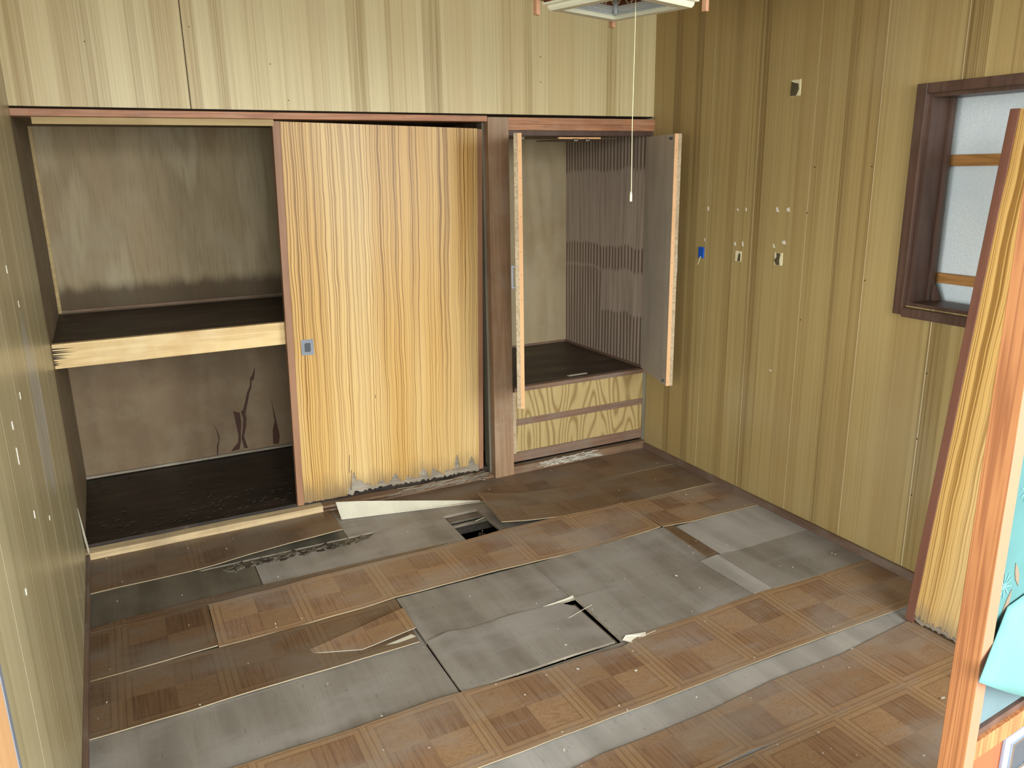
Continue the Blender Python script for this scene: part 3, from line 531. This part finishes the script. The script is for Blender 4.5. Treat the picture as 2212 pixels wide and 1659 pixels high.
# ================================================================== SLIDING DOORS
DW, DH, DT = .945, 1.690, .028
def sliding_door(name, label, skin, edge, loc, rotmat, torn):
    root = empty(name, label, 'door', loc); root.rotation_mode = 'QUATERNION'; root.rotation_quaternion = rotmat.to_quaternion()
    prof = []
    n = 170; rr = random.Random(5 if torn == 1 else 9)
    for i in range(n + 1):
        x = .030 + (DW - .055) * i / n; u = x / DW
        if torn == 1:
            if u < .25: z = .006 + rr.random() * .004
            else:
                z = .022 + .020 * abs(math.sin(u * 41)) + rr.random() * .020
                for cx, hh, ww in ((.285, .10, .012), (.31, .05, .03), (.50, .055, .018), (.655, .055, .020), (.71, .05, .01), (.845, .10, .014), (.93, .075, .018)):
                    if abs(u - cx) < ww: z = max(z, .03 + hh * (1 - abs(u - cx) / ww * .5))
        else: z = .012 + .030 * abs(math.sin(u * 33 + .5)) * rr.random() + rr.random() * .014
        prof.append((x, z))
    m = MB()
    for (a, za), (b, zb) in zip(prof, prof[1:]):
        m.add([(a, 0, za), (b, 0, zb), (b, 0, DH), (a, 0, DH), (a, .003, za), (b, .003, zb), (b, .003, DH), (a, .003, DH)],
              [(0, 1, 2, 3), (7, 6, 5, 4), (0, 4, 5, 1), (3, 2, 6, 7)])
    obj('panel', m, skin, root)
    m = MB(); rr = random.Random(6); pr = [(.02 + (DW - .04) * i / 90, (rr.random() * .014 if torn else 0) + (.012 if torn == 1 and i > 24 else .002)) for i in range(91)]
    for (a, za), (b, zb) in zip(pr, pr[1:]):
        m.add([(a, .004, za), (b, .004, zb), (b, .004, DH - .002), (a, .004, DH - .002), (a, DT, za), (b, DT, zb), (b, DT, DH - .002), (a, DT, DH - .002)],
              [(0, 1, 2, 3), (7, 6, 5, 4), (0, 4, 5, 1), (3, 2, 6, 7)])
    obj('core', m, 'splinter_grey', root)
    bx('edge_stile', (0, .0295, -.002, DT + .002, .0, DH + .001), edge, root, .0015)
    bx('edge_stile', (DW - .0245, DW, -.002, DT + .002, .028 if torn == 1 else 0, DH - .002), edge, root, .0015)
    # recessed square pull
    hx, hz = (.088 if torn == 1 else DW - .088), .740
    h = bx('pull_plate', (hx - .027, hx + .027, -.0025, .001, hz - .035, hz + .035), 'metal_grey', root, .0008)
    m = MB(); pts = []
    def rr_rect(w_, h_, r_, y): return [(hx + sx * (w_ - r_) + r_ * math.cos(a), y, hz + sz * (h_ - r_) + r_ * math.sin(a)) for sx, sz, a0 in ((1, 1, 0), (-1, 1, PI / 2), (-1, -1, PI), (1, -1, 1.5 * PI)) for a in (a0, a0 + PI / 6, a0 + PI / 3, a0 + PI / 2)]
    A = rr_rect(.017, .024, .007, -.0035); B = rr_rect(.0135, .0205, .005, -.0035); k = len(A); D = rr_rect(.0135, .0205, .005, -.0024)
    m.add(A + B, [(i, (i + 1) % k, k + (i + 1) % k, k + i) for i in range(k)]); m.add(A + rr_rect(.017, .024, .007, -.002), [(i, (i + 1) % k, k + (i + 1) % k, k + i) for i in range(k)]); m.add(B + D, [(i, (i + 1) % k, k + (i + 1) % k, k + i) for i in range(k)])
    obj('pull_ring', m, 'chrome', h); obj('pull_cup', MB().prism(rr_rect(.0135, .0205, .005, -.0027), (0, .0004, 0)), 'metal_dark', h)
    return root
sd = sliding_door('sliding_door', 'yellow zebra grain sliding closet door with rotted torn bottom edge', 'zebra_a', 'door_edge_brown', (.872, .030, .046), Matrix.Rotation(math.radians(1.36), 3, 'Y'), 1)
m = MB()
for x, z, ln in ((.24, .18, .09), (.25, .10, .10), (.36, .50, .016)): m.box(x - .0012, x + .0012, -.0006, .0005, z - ln / 2, z + ln / 2, 0, Matrix.Rotation(.06, 4, 'Y'))
obj('split', m, 'nail', sd)
# leaning twin: stands on the floor near the right wall, top tipped towards the window
ez = Vector((2.7276 - 2.541, 0, 1.6772)).normalized(); ex = Vector((0.02, -1, 0)).normalized(); ey = ez.cross(ex).normalized(); ex = ey.cross(ez)
R = Matrix((ex, ey, ez)).transposed()
ld = sliding_door('sliding_door', 'zebra grain sliding door leaning against the window wall at the right', 'zebra_b', 'door_edge_red', (2.541, -1.8774, .003), R, 2)

# ================================================================== CLOSET SHELF
cs = empty('closet_shelf', 'dark closet shelf with a pale pine front beam', 'shelf', (0, .07, .80))
bx('front_beam', (.0, 1.85, .0, .032, .0, .098), 'pine_beam', cs, .002)
bx('shelf_board', (.0, 1.925, .0325, .797, .075, .094), 'shelf_top_mat', cs)
bx('support_rail', (.0, .02, .033, .79, .045, .0745), 'sill_brown', cs)
m = MB(); rr = random.Random(21)
for i in range(9):
    z = .078 - i * .008 - rr.random() * .004; l = rr.uniform(.03, .10) * (1 if i < 6 else .5); m.prism([(.0, -.0008, z), (l, -.0008, z + .001), (.0, -.0008, z + .006)], (0, .0006, 0))
obj('black_mould', m, 'nail', cs)

# ================================================================== WARDROBE
wd = empty('wardrobe', 'built-in plywood wardrobe with open double doors right of the pillar', 'wardrobe', (0, 0, 0))
bx('back_panel', (1.979, W, .858, .8795, .03, 1.745), 'ply_wardrobe', wd)
bx('side_panel', (W - .004, W + .0012, .002, .858, .03, 1.745), 'ply_ribbed', wd)
bx('side_panel', (1.979, 1.983, .1105, .858, .03, 1.745), 'ply_wardrobe', wd)
bx('floor_panel', (1.984, W - .001, .03, .857, .446, .458), 'shelf_top_mat', wd)
bx('floor_ledge', (W - .014, W - .001, .04, .85, .4585, .470), 'rail_brown', wd); bx('floor_ledge', (1.984, W - .015, .848, .857, .4585, .470), 'rail_brown', wd)
bx('top_panel', (1.984, W - .001, .03, .857, 1.700, 1.712), 'ply_side', wd)
hd = bx('header_rail', (1.9725, W, -.012, .03, 1.733, 1.762), 'trim_wood', wd, .001)
bx('header_rail', (1.9725, W, -.006, .03, 1.706, 1.7325), 'trim_wood', wd, .001); bx('header_rail', (1.9725, W, .0, .03, 1.682, 1.7055), 'window_wood', wd, .001)
bx('floor_rail', (1.984, W - .001, -.006, .030, .440, .462), 'rail_brown', wd, .0015)
bx('side_frame', (1.9725, 1.994, -.002, .03, .11, .4395), 'leaf_core', wd); bx('side_frame', (W - .020, W - .001, .0, .03, .05, .4395), 'jamb_grey', wd)
bx('drawer_divider', (1.9945, W - .0205, .004, .03, .258, .294), 'rail_brown', wd)
bx('toe_rail', (1.9725, W - .001, .002, .026, .062, .114), 'rail_brown', wd, .001)
bx('back_gap', (1.9725, W - .001, .022, .03, .03, .0615), 'black_gap', wd)  # black strip stands in for the shadow line in the toe gap
m = MB().sheet([(1.9725, .03, .044), (2.3, .03, .046), (W - .001, .03, .045)], [(1.9725, -.012, .040), (2.2, -.014, .043), (2.4, -.008, .041), (W - .001, -.012, .044)], 40, 2, .043, .0008, (0, 0, 0), 8)
obj('foot_rail', m, 'sill_brown', wd)
m = MB(); rr = random.Random(17)
for i in range(70):
    x = rr.triangular(2.12, 2.55, 2.3); z = rr.uniform(.012, .046); l = rr.uniform(.012, .05); m.box(-l, l, -.0025, .0015, -.0012, .0012, 0, Matrix.Translation((x, -.0145 + rr.uniform(-.004, .002), z)) @ Matrix.Rotation(rr.uniform(-.2, .2), 4, 'Y') @ Matrix.Rotation(rr.uniform(-.15, .15), 4, 'Z'))
o = obj('torn_fibres', m, ['speck'], wd); o['kind'] = 'stuff'
ct = bx('catch_strip', (2.255, 2.495, .012, .030, 1.668, 1.676), 'leaf_strip', wd)
for x in (2.345, 2.412):
    mm = MB().tube((x - .012, .008, 1.662), (x + .012, .008, 1.662), .0075, 12).box(x - .008, x + .008, .008, .02, 1.655, 1.668); obj('roller_catch', mm, 'chrome', ct)
bx('torn_ceiling_flap', (2.40, 2.66, .12, .50, 1.672, 1.676), 'ply_side', wd)
# drawers
for lab, z0, z1 in (('upper wood grain drawer front under the wardrobe floor', .2945, .4385), ('lower wood grain drawer front just above the wardrobe foot', .1155, .2575)):
    m = MB().box(2.01, 2.02, .0175, .55, z0 + .01, z1 - .02).box(2.76, 2.77, .0175, .55, z0 + .01, z1 - .02).box(2.01, 2.77, .54, .55, z0 + .01, z1 - .02).box(2.01, 2.77, .0175, .55, z0 + .008, z0 + .014)
    d = obj('drawer', m, 'ply_side', wd); d['label'] = lab
    bx('drawer_front', (1.9955, W - .0215, -.001 if z0 > .2 else .002, .017, z0, z1), 'drawer_print', d, .0012)
tag(bx('catch_plate', (2.352, 2.470, .072, .090, .4582, .4612), 'veneer_pale', None, .001), 'small white strip lying on the wardrobe floor edge', 'strip')
# wardrobe leaves (hinged doors); local x runs from hinge to free edge, outer face at -y
def leaf(label, hinge, free, flip):
    h = Vector((hinge[0], hinge[1], 0)); fr = Vector((free[0], free[1], 0)); ang = math.atan2(fr.y - h.y, fr.x - h.x); L = (fr - h).length
    s = flip; H = 1.203
    def B(x0, x1, y0, y1, z0, z1): return (x0, x1, min(y0 * s, y1 * s), max(y0 * s, y1 * s), z0, z1)
    root = bx('door', B(.0, L - .0025, .0125, .020, .0, H), 'leaf_core', wd); root['label'] = label
    root.location = (h.x, h.y, .474); root.rotation_euler = (0, 0, ang)
    bx('inner_board', B(0, L - .002, .0, .012, 0, H), 'ply_leaf', root)
    bx('outer_board', B(0, L - .001, .0205, .034, 0, H), 'drawer_print', root)
    bx('edge_strip', B(L - .0015, L + .003, .0, .017, 0, H), 'leaf_strip', root); bx('edge_strip', B(L - .0005, L + .0025, .0172, .034, .0, H), 'leaf_core', root)
    hz = .545; m = MB()
    m.box(*B(L - .050, L - .040, .0342, .052, hz, hz + .010)).box(*B(L - .050, L - .040, .0342, .052, hz + .092, hz + .102)).box(*B(L - .050, L - .040, .044, .0525, hz + .0101, hz + .0919))
    obj('pull_handle', m, 'metal_light', root, .001)
    for z in ((.02, H - .02) if s > 0 else (H - .02,)): obj('catch_stud', MB().tube((L - .03, -.001 * s, z), (L - .03, -.012 * s, z), .006, 8), 'chrome' if s < 0 else 'metal_dark', root)
    mm = MB()
    for z in (.02, .14, .32, .5, .61, .71, .86, .95, 1.02, 1.13): mm.tube((L + .0028, .008 * s, z), (L + .0036, .008 * s, z), .0016, 6)
    for x in (L - .08, L - .06, L - .035): mm.tube((x, -.0003 * s, .03), (x, .001 * s, .03), .002, 6)
    o = obj('nails', mm, 'nail', root); o['kind'] = 'stuff'; return root
leaf('left wardrobe door standing open edge-on beside the pillar', (2.036, -.012), (1.849, -.375), -1)
leaf('right wardrobe door swung open towards the striped wall', (2.758, -.012), (2.640, -.385), 1)

# ================================================================== WINDOW
win = empty('window_1', 'dark wooden window frame boarded up from behind', 'window', (0, 0, 0), kind='structure')
bx('frame_side', (W - .022, W + .0, WY0 - .002, WY0 + .037, .998, 1.79), 'window_wood', win, .003); bx('frame_side', (W - .022, W + .0, WY1 - .035, WY1, .998, 1.79), 'window_wood', win, .003)
bx('frame_head', (W - .020, W + .0, WY1, WY0 - .0025, WZ1, 1.79), 'window_wood', win, .003); bx('frame_sill', (W - .026, W + .0, WY1, WY0 - .0025, .992, WZ0 - .004), 'window_wood', win, .003)
bx('reveal', (W + .0005, W + .128, WY0 - .0125, WY0 - .0005, WZ0, WZ1), 'window_wood', win); bx('reveal', (W + .0005, W + .128, WY1 + .0005, WY1 + .0125, WZ0, WZ1), 'window_wood', win)
bx('reveal', (W + .0005, W + .128, WY1 + .013, WY0 - .013, WZ1 - .0125, WZ1 - .0005), 'window_wood', win); bx('reveal', (W + .0005, W + .128, WY1 + .013, WY0 - .013, WZ0 + .0005, WZ0 + .0125), 'window_wood', win)
bx('inner_stop', (W + .09, W + .112, WY0 - .0245, WY0 - .0128, WZ0 + .013, WZ1 - .013), 'window_wood', win, .001)
bx('backing_board', (W + .165, W + .175, WY1 - .2, WY0 + .25, WZ0 - .25, WZ1 + .25), 'grey_board', win)
bx('batten', (W + .145, W + .1645, WY1 - .2, WY0 + .25, 1.517, 1.556), 'batten_wood', win, .001); bx('batten', (W + .145, W + .1645, WY1 - .2, WY0 + .25, 1.103, 1.139), 'batten_wood', win, .001)
obj('wood_shard', MB().prism([(W + .100, -1.572, WZ0 + .013), (W + .125, -1.588, WZ0 + .013), (W + .105, -1.570, WZ0 + .072)], (0, -.008, 0)), 'window_wood', win)
m = MB().box(W + .06, W + .18, WY1 - .25, WY0 + .30, WZ1 + .25, WZ1 + .27).box(W + .06, W + .18, WY1 - .25, WY0 + .3, WZ0 - .27, WZ0 - .25).box(W + .06, W + .18, WY0 + .28, WY0 + .3, WZ0 - .25, WZ1 + .25).box(W + .06, W + .18, WY1 - .25, WY1 - .23, WZ0 - .25, WZ1 + .25)
obj('cavity_box', m, 'grey_board', win)

# ================================================================== WALL MARKS on the right wall
def pad(name, label, y, z, w_, h_, dark):
    o = empty(name, label, 'sticker', (W, y, z), group='adhesive pads on the striped wall')
    rr = random.Random(int(abs(y * 100)))
    n = 16; pts = [(0, max(-w_, min(w_, 1.5 * w_ * math.cos(2 * PI * i / n))) * rr.uniform(.92, 1.0), max(-h_, min(h_, 1.5 * h_ * math.sin(2 * PI * i / n))) * rr.uniform(.94, 1.0)) for i in range(n)]
    obj('pad', MB().prism(pts, (-.003, 0, 0)), 'pad_cream', o)
    obj('torn_core', MB().prism([(-.0032, a * w_, b * h_) for a, b in dark], (-.0008, 0, 0)), 'pad_dark', o)
pad('adhesive_pad', 'cream adhesive pad on the striped wall between two grooves', -.668, 1.132, .019, .0235, [(-.9, -.95), (.15, -.9), (-.1, .2), (-.45, .7), (-.85, .4)])
pad('adhesive_pad', 'torn cream adhesive pad nearest the window on the striped wall', -.913, 1.141, .023, .027, [(.5, -.95), (-.45, -.95), (-.3, -.2), (-.5, .9), (.5, .95), (.4, .3), (.95, -.2)])
pad('adhesive_pad', 'torn square adhesive patch high on the striped wall', -.941, 1.829, .026, .032, [(.95, -.9), (-.2, -.95), (-.7, -.2), (-.55, .5), (.1, .6), (.9, .8)])
bh = empty('wall_hook', 'blue adhesive wall hook with a pale wire beside the wardrobe door', 'hook', (W, -.415, 1.128))
bx('hook_plate', (-.006, 0, -.019, .019, -.026, .026), 'blue_plastic', bh, .0015)
m = MB(); pts = [(-.008, -.002, -.018), (-.014, -.003, -.034), (-.016, .001, -.048), (-.013, .012, -.058)]
for a, b in zip(pts, pts[1:]): m.tube(a, b, .0016, 6)
obj('hook_wire', m, 'cord_cream', bh)
k = 0
for y, z, sy, sz, sh in ((-.447, 1.337, .004, .010, 0), (-.648, 1.339, .004, .006, 1), (-.70, 1.342, .003, .008, 0), (-.888, 1.348, .006, .011, 1), (-.948, 1.350, .006, .009, 0), (-.642, 1.186, .004, .009, 0), (-.692, 1.190, .004, .012, 1), (-.881, 1.195, .004, .009, 1), (-.937, 1.213, .007, .008, 0), (-.433, 1.19, .002, .008, 0), (-.914, .648, .006, .003, 1)):
    sy *= 1.6; pts = [(W + .0005, y - sy, z - sz), (W + .0005, y + sy * .8, z - sz * .8), (W + .0005, y + sy, z + sz * .5), (W + .0005, y + (sy * .3 if sh else -sy * .4), z + sz)]
    obj('chipped_spot', MB().prism(pts, (-.0014, 0, 0)), 'chip_white', wr)

# ================================================================== PENDANT LAMP
ang = math.radians(16.8); LZ = 1.950
lp = empty('pendant_lamp', 'square cream and wood pendant lamp hanging at the top of the picture', 'lamp', (1.583, -1.473, LZ), (0, 0, ang))
hs = .137
def rail(k):
    # mitred cream rail: flat underside, stepped outer face with a projecting lip
    T = Matrix.Rotation(k * PI / 2, 4, 'Z')
    prof = [(hs - .026, 0), (hs, 0), (hs + .004, .006), (hs + .005, .0135), (hs + .014, .0155), (hs + .014, .0205), (hs - .020, .0205), (hs - .026, .010)]
    n = len(prof); vs = [(sx * r, r, z) for sx in (-1, 1) for r, z in prof]
    m = MB().add(vs, [(i, (i + 1) % n, n + (i + 1) % n, n + i) for i in range(n)] + [tuple(range(n)), tuple(range(2 * n - 1, n - 1, -1))], 0, T)
    return obj('rail', m, 'cream_plastic', lp)
for k in range(4): rail(k)
for k in range(4):
    T = Matrix.Rotation(k * PI / 2, 4, 'Z'); m = MB()
    for j in range(5): m.box(-hs + .0265 + j * .0012, hs - .0265 - j * .0012, hs - .0305 - j * .0012, hs - .0268 - j * .0012, .0105 + j * .0046, .0145 + j * .0046, 0, T)
    obj('ribbed_diffuser', m, 'acrylic', lp)
    px = .2305 / math.sqrt(2)
    obj('corner_post', MB().box(px - .007, px + .007, px - .007, px + .007, -.010, .20, 0, T), 'lamp_wood', lp, .001)
    obj('post_link', MB().box(hs - .002, px - .006, hs - .002, hs + .004, .024, .032, 0, T).box(hs - .002, hs + .004, hs + .0045, px - .006, .024, .032, 0, T), 'lattice_brown', lp)
    # lattice side: brown board with herringbone slats, seen through the open bottom
    yy = hs - .034; lt = obj('lattice_side', MB().box(-yy, yy, yy, yy + .005, .034, .17, 0, T), 'lattice_brown', lp)
    m = MB()
    for c in range(8):
        for r in range(11):
            cx = -.0875 + c * .025; cz = .044 + r * .0115; s = 1 if c % 2 == 0 else -1
            m.box(-.0125, .0125, -.0025, 0, -.0020, .0020, 0, T @ Matrix.Translation((cx, yy - .0002, cz)) @ Matrix.Rotation(-s * .85, 4, 'Y'))
    obj('slats', m, 'slat_cream', lt)
obj('corner_tube', MB().tube((hs - .040, hs - .040, .012), (hs - .040, hs - .040, .17), .006, 10), 'acrylic', lp, 0, True)
obj('top_plate', MB().box(-.115, .115, -.115, .115, .1705, .178), 'cream_plastic', lp)
obj('hanging_cord', MB().tube((0, 0, .178), (0, 0, CEIL - LZ - .002), .004, 8), 'cord_cream', lp)
obj('lamp_socket', MB().tube((0, 0, .10), (0, 0, .1702), .022, 14), 'cream_plastic', lp)
Ri = Matrix.Rotation(-ang, 3, 'Z'); pc = Ri @ Vector((1.612 - 1.583, -1.5 + 1.473, 0))
m = MB(); prev = Vector((pc.x + .002, pc.y, .10))
for i in range(1, 9):
    z = .10 + (-.485 - .10) * i / 8; q = Vector((pc.x + .0015 * math.sin(i * .9), pc.y, z)); m.tube(prev, q, .0010, 6); prev = q
pcd = obj('pull_cord', m, 'cord_cream', lp)
obj('cord_knob', MB().tube((pc.x, pc.y, -.514), (pc.x, pc.y, -.496), .0034, 8).tube((pc.x, pc.y, -.496), (pc.x, pc.y, -.486), .0034, 8, r2=.0018), 'cord_cream', pcd)

# ================================================================== GLASS DOOR at the right edge
gd = empty('glass_door', 'wooden entrance door with turquoise frosted glass at the right edge', 'door', (1.0225, -3.0, 0), (0, 0, math.radians(4.5)))
GW, GH, GT = .88, 1.78, .029
m = MB().box(0, .021, 0, GT, 0, GH, 0)
o = obj('stile', m, ['stile_peach', 'stile_orange'], gd, .001)
for p in o.data.polygons:
    if p.normal.x < -.7: p.material_index = 1
bx('stile', (GW - .03, GW, 0, GT, 0, GH), 'stile_peach', gd, .001)
bx('rail', (.0212, GW - .0302, 0, GT, .0, .07), 'stile_orange', gd, .001); bx('rail', (.0212, GW - .0302, 0, GT, GH - .05, GH), 'stile_orange', gd, .001)
bx('rail', (.0212, GW - .0302, .001, GT, .868, .893), 'stile_orange', gd, .001); bx('glazing_bead', (.0214, GW - .0304, .006, GT - .004, .8932, .902), 'window_wood', gd)
bx('lower_panel', (.0212, GW - .0302, .008, .02, .0702, .8678), 'red_panel', gd)
gp = bx('glass_pane', (.0212, GW - .0302, .012, .016, .9022, GH - .0502), 'glass_film', gd)
bx('clear_strip', (.0216, .30, .0105, .0118, .9025, .955), 'glass_clear', gp)
pl = bx('pull_plate', (.100, .170, .0035, .0078, .790, .862), 'metal_grey', gd, .001)
m = MB().box(.113, .118, .001, .0034, .802, .850).box(.152, .157, .001, .0034, .802, .850).box(.1181, .1519, .001, .0034, .802, .806).box(.1181, .1519, .001, .0034, .846, .850)
obj('pull_ring', m, 'chrome', pl); bx('pull_cup', (.1181, .1519, .0025, .0034, .8062, .8458), 'metal_dark', pl)
# peeling turquoise film hanging off the pane
m = MB(); vs = []; NU, NV = 10, 8
for i in range(NU + 1):
    u = i / NU
    for j in range(NV + 1):
        v = j / NV; top = Vector((.062 + .24 * u, .0095 - .002 * u, 1.050 + .03 * u)); bot = Vector((-.022 + .33 * u, -.012 - .012 * u, .998 - .20 * u + .05 * u * u))
        p = top.lerp(bot, v); p.y -= .012 * math.sin(v * PI) * u; vs.append(p)
nn = NV + 1; fs = [(i * nn + j, i * nn + j + 1, (i + 1) * nn + j + 1, (i + 1) * nn + j) for i in range(NU) for j in range(NV)]
m.add(vs, fs); fm = obj('peeling_film', m, 'film_sheet', gd, 0, True)
sm = fm.modifiers.new('thickness', 'SOLIDIFY'); sm.thickness = .0012
for cx, cz, a, l, w_ in ((.062, 1.05, .35, .020, .0045), (.075, 1.085, -.4, .018, .004), (.085, 1.16, .3, .02, .004), (.06, 1.22, -.2, .02, .0045)):
    T = Matrix.Translation((cx, .0112, cz)) @ Matrix.Rotation(a, 4, 'Y')
    obj('leaf_print', MB().prism([(0, 0, -l), (w_, 0, -l * .2), (w_ * .8, 0, l * .4), (0, 0, l), (-w_ * .8, 0, l * .4), (-w_, 0, -l * .2)], (0, .0006, 0), 0, T), 'film_leaf', gp)
for cx, cz in ((.05, 1.078), (.07, 1.19)):
    mm = MB()
    for a in range(5): mm.box(-.016, .016, 0, .0005, -.0006, .0006, 0, Matrix.Translation((cx, .0112, cz)) @ Matrix.Rotation(a * PI / 5 + .2, 4, 'Y'))
    obj('star_print', mm, 'film_line', gp)

# ================================================================== SPLINTERS
m = MB(); rr = random.Random(31)
for i in range(150):
    x = rr.triangular(1.28, 1.86, 1.80); l = rr.uniform(.02, .09) * (1 if x < 1.75 else .35); y = rr.uniform(-.012, .030); z = .012 + rr.random() * .022
    m.box(-l, l, -.0022, .0022, -.0012, .0015, 0 if rr.random() < .6 else 1, Matrix.Translation((x - (l if x + l > 1.86 else 0), y, z)) @ Matrix.Rotation(rr.uniform(-.10, .10) * (1 if x < 1.74 else 6), 4, 'Z') @ Matrix.Rotation(rr.uniform(-.08, .08) * (1 if x < 1.74 else 3), 4, 'Y'))
tag(obj('splintered_wood', m, ['splinter_grey', 'sill_brown']), 'grey rotten splinters heaped on the sill beside the pillar foot', 'debris', None, 'stuff')
m = MB()
for i in range(90):
    x = rr.uniform(.01, .93); y = rr.choice((rr.uniform(.06, .85), rr.uniform(.06, .3))); s = rr.uniform(.002, .007)
    m.box(-s * 2, s * 2, -s * .6, s * .6, -.001, .002, 0 if rr.random() < .6 else 1, Matrix.Translation((x, y, .052)) @ Matrix.Rotation(rr.uniform(-.5, .5), 4, 'Z') @ Matrix.Rotation(rr.uniform(-.2, .2), 4, 'Y'))
tag(obj('closet_debris', m, ['fallen_mat', 'fallen_mat']), 'dark flakes of rotten wood strewn over the closet floor', 'debris', None, 'stuff')
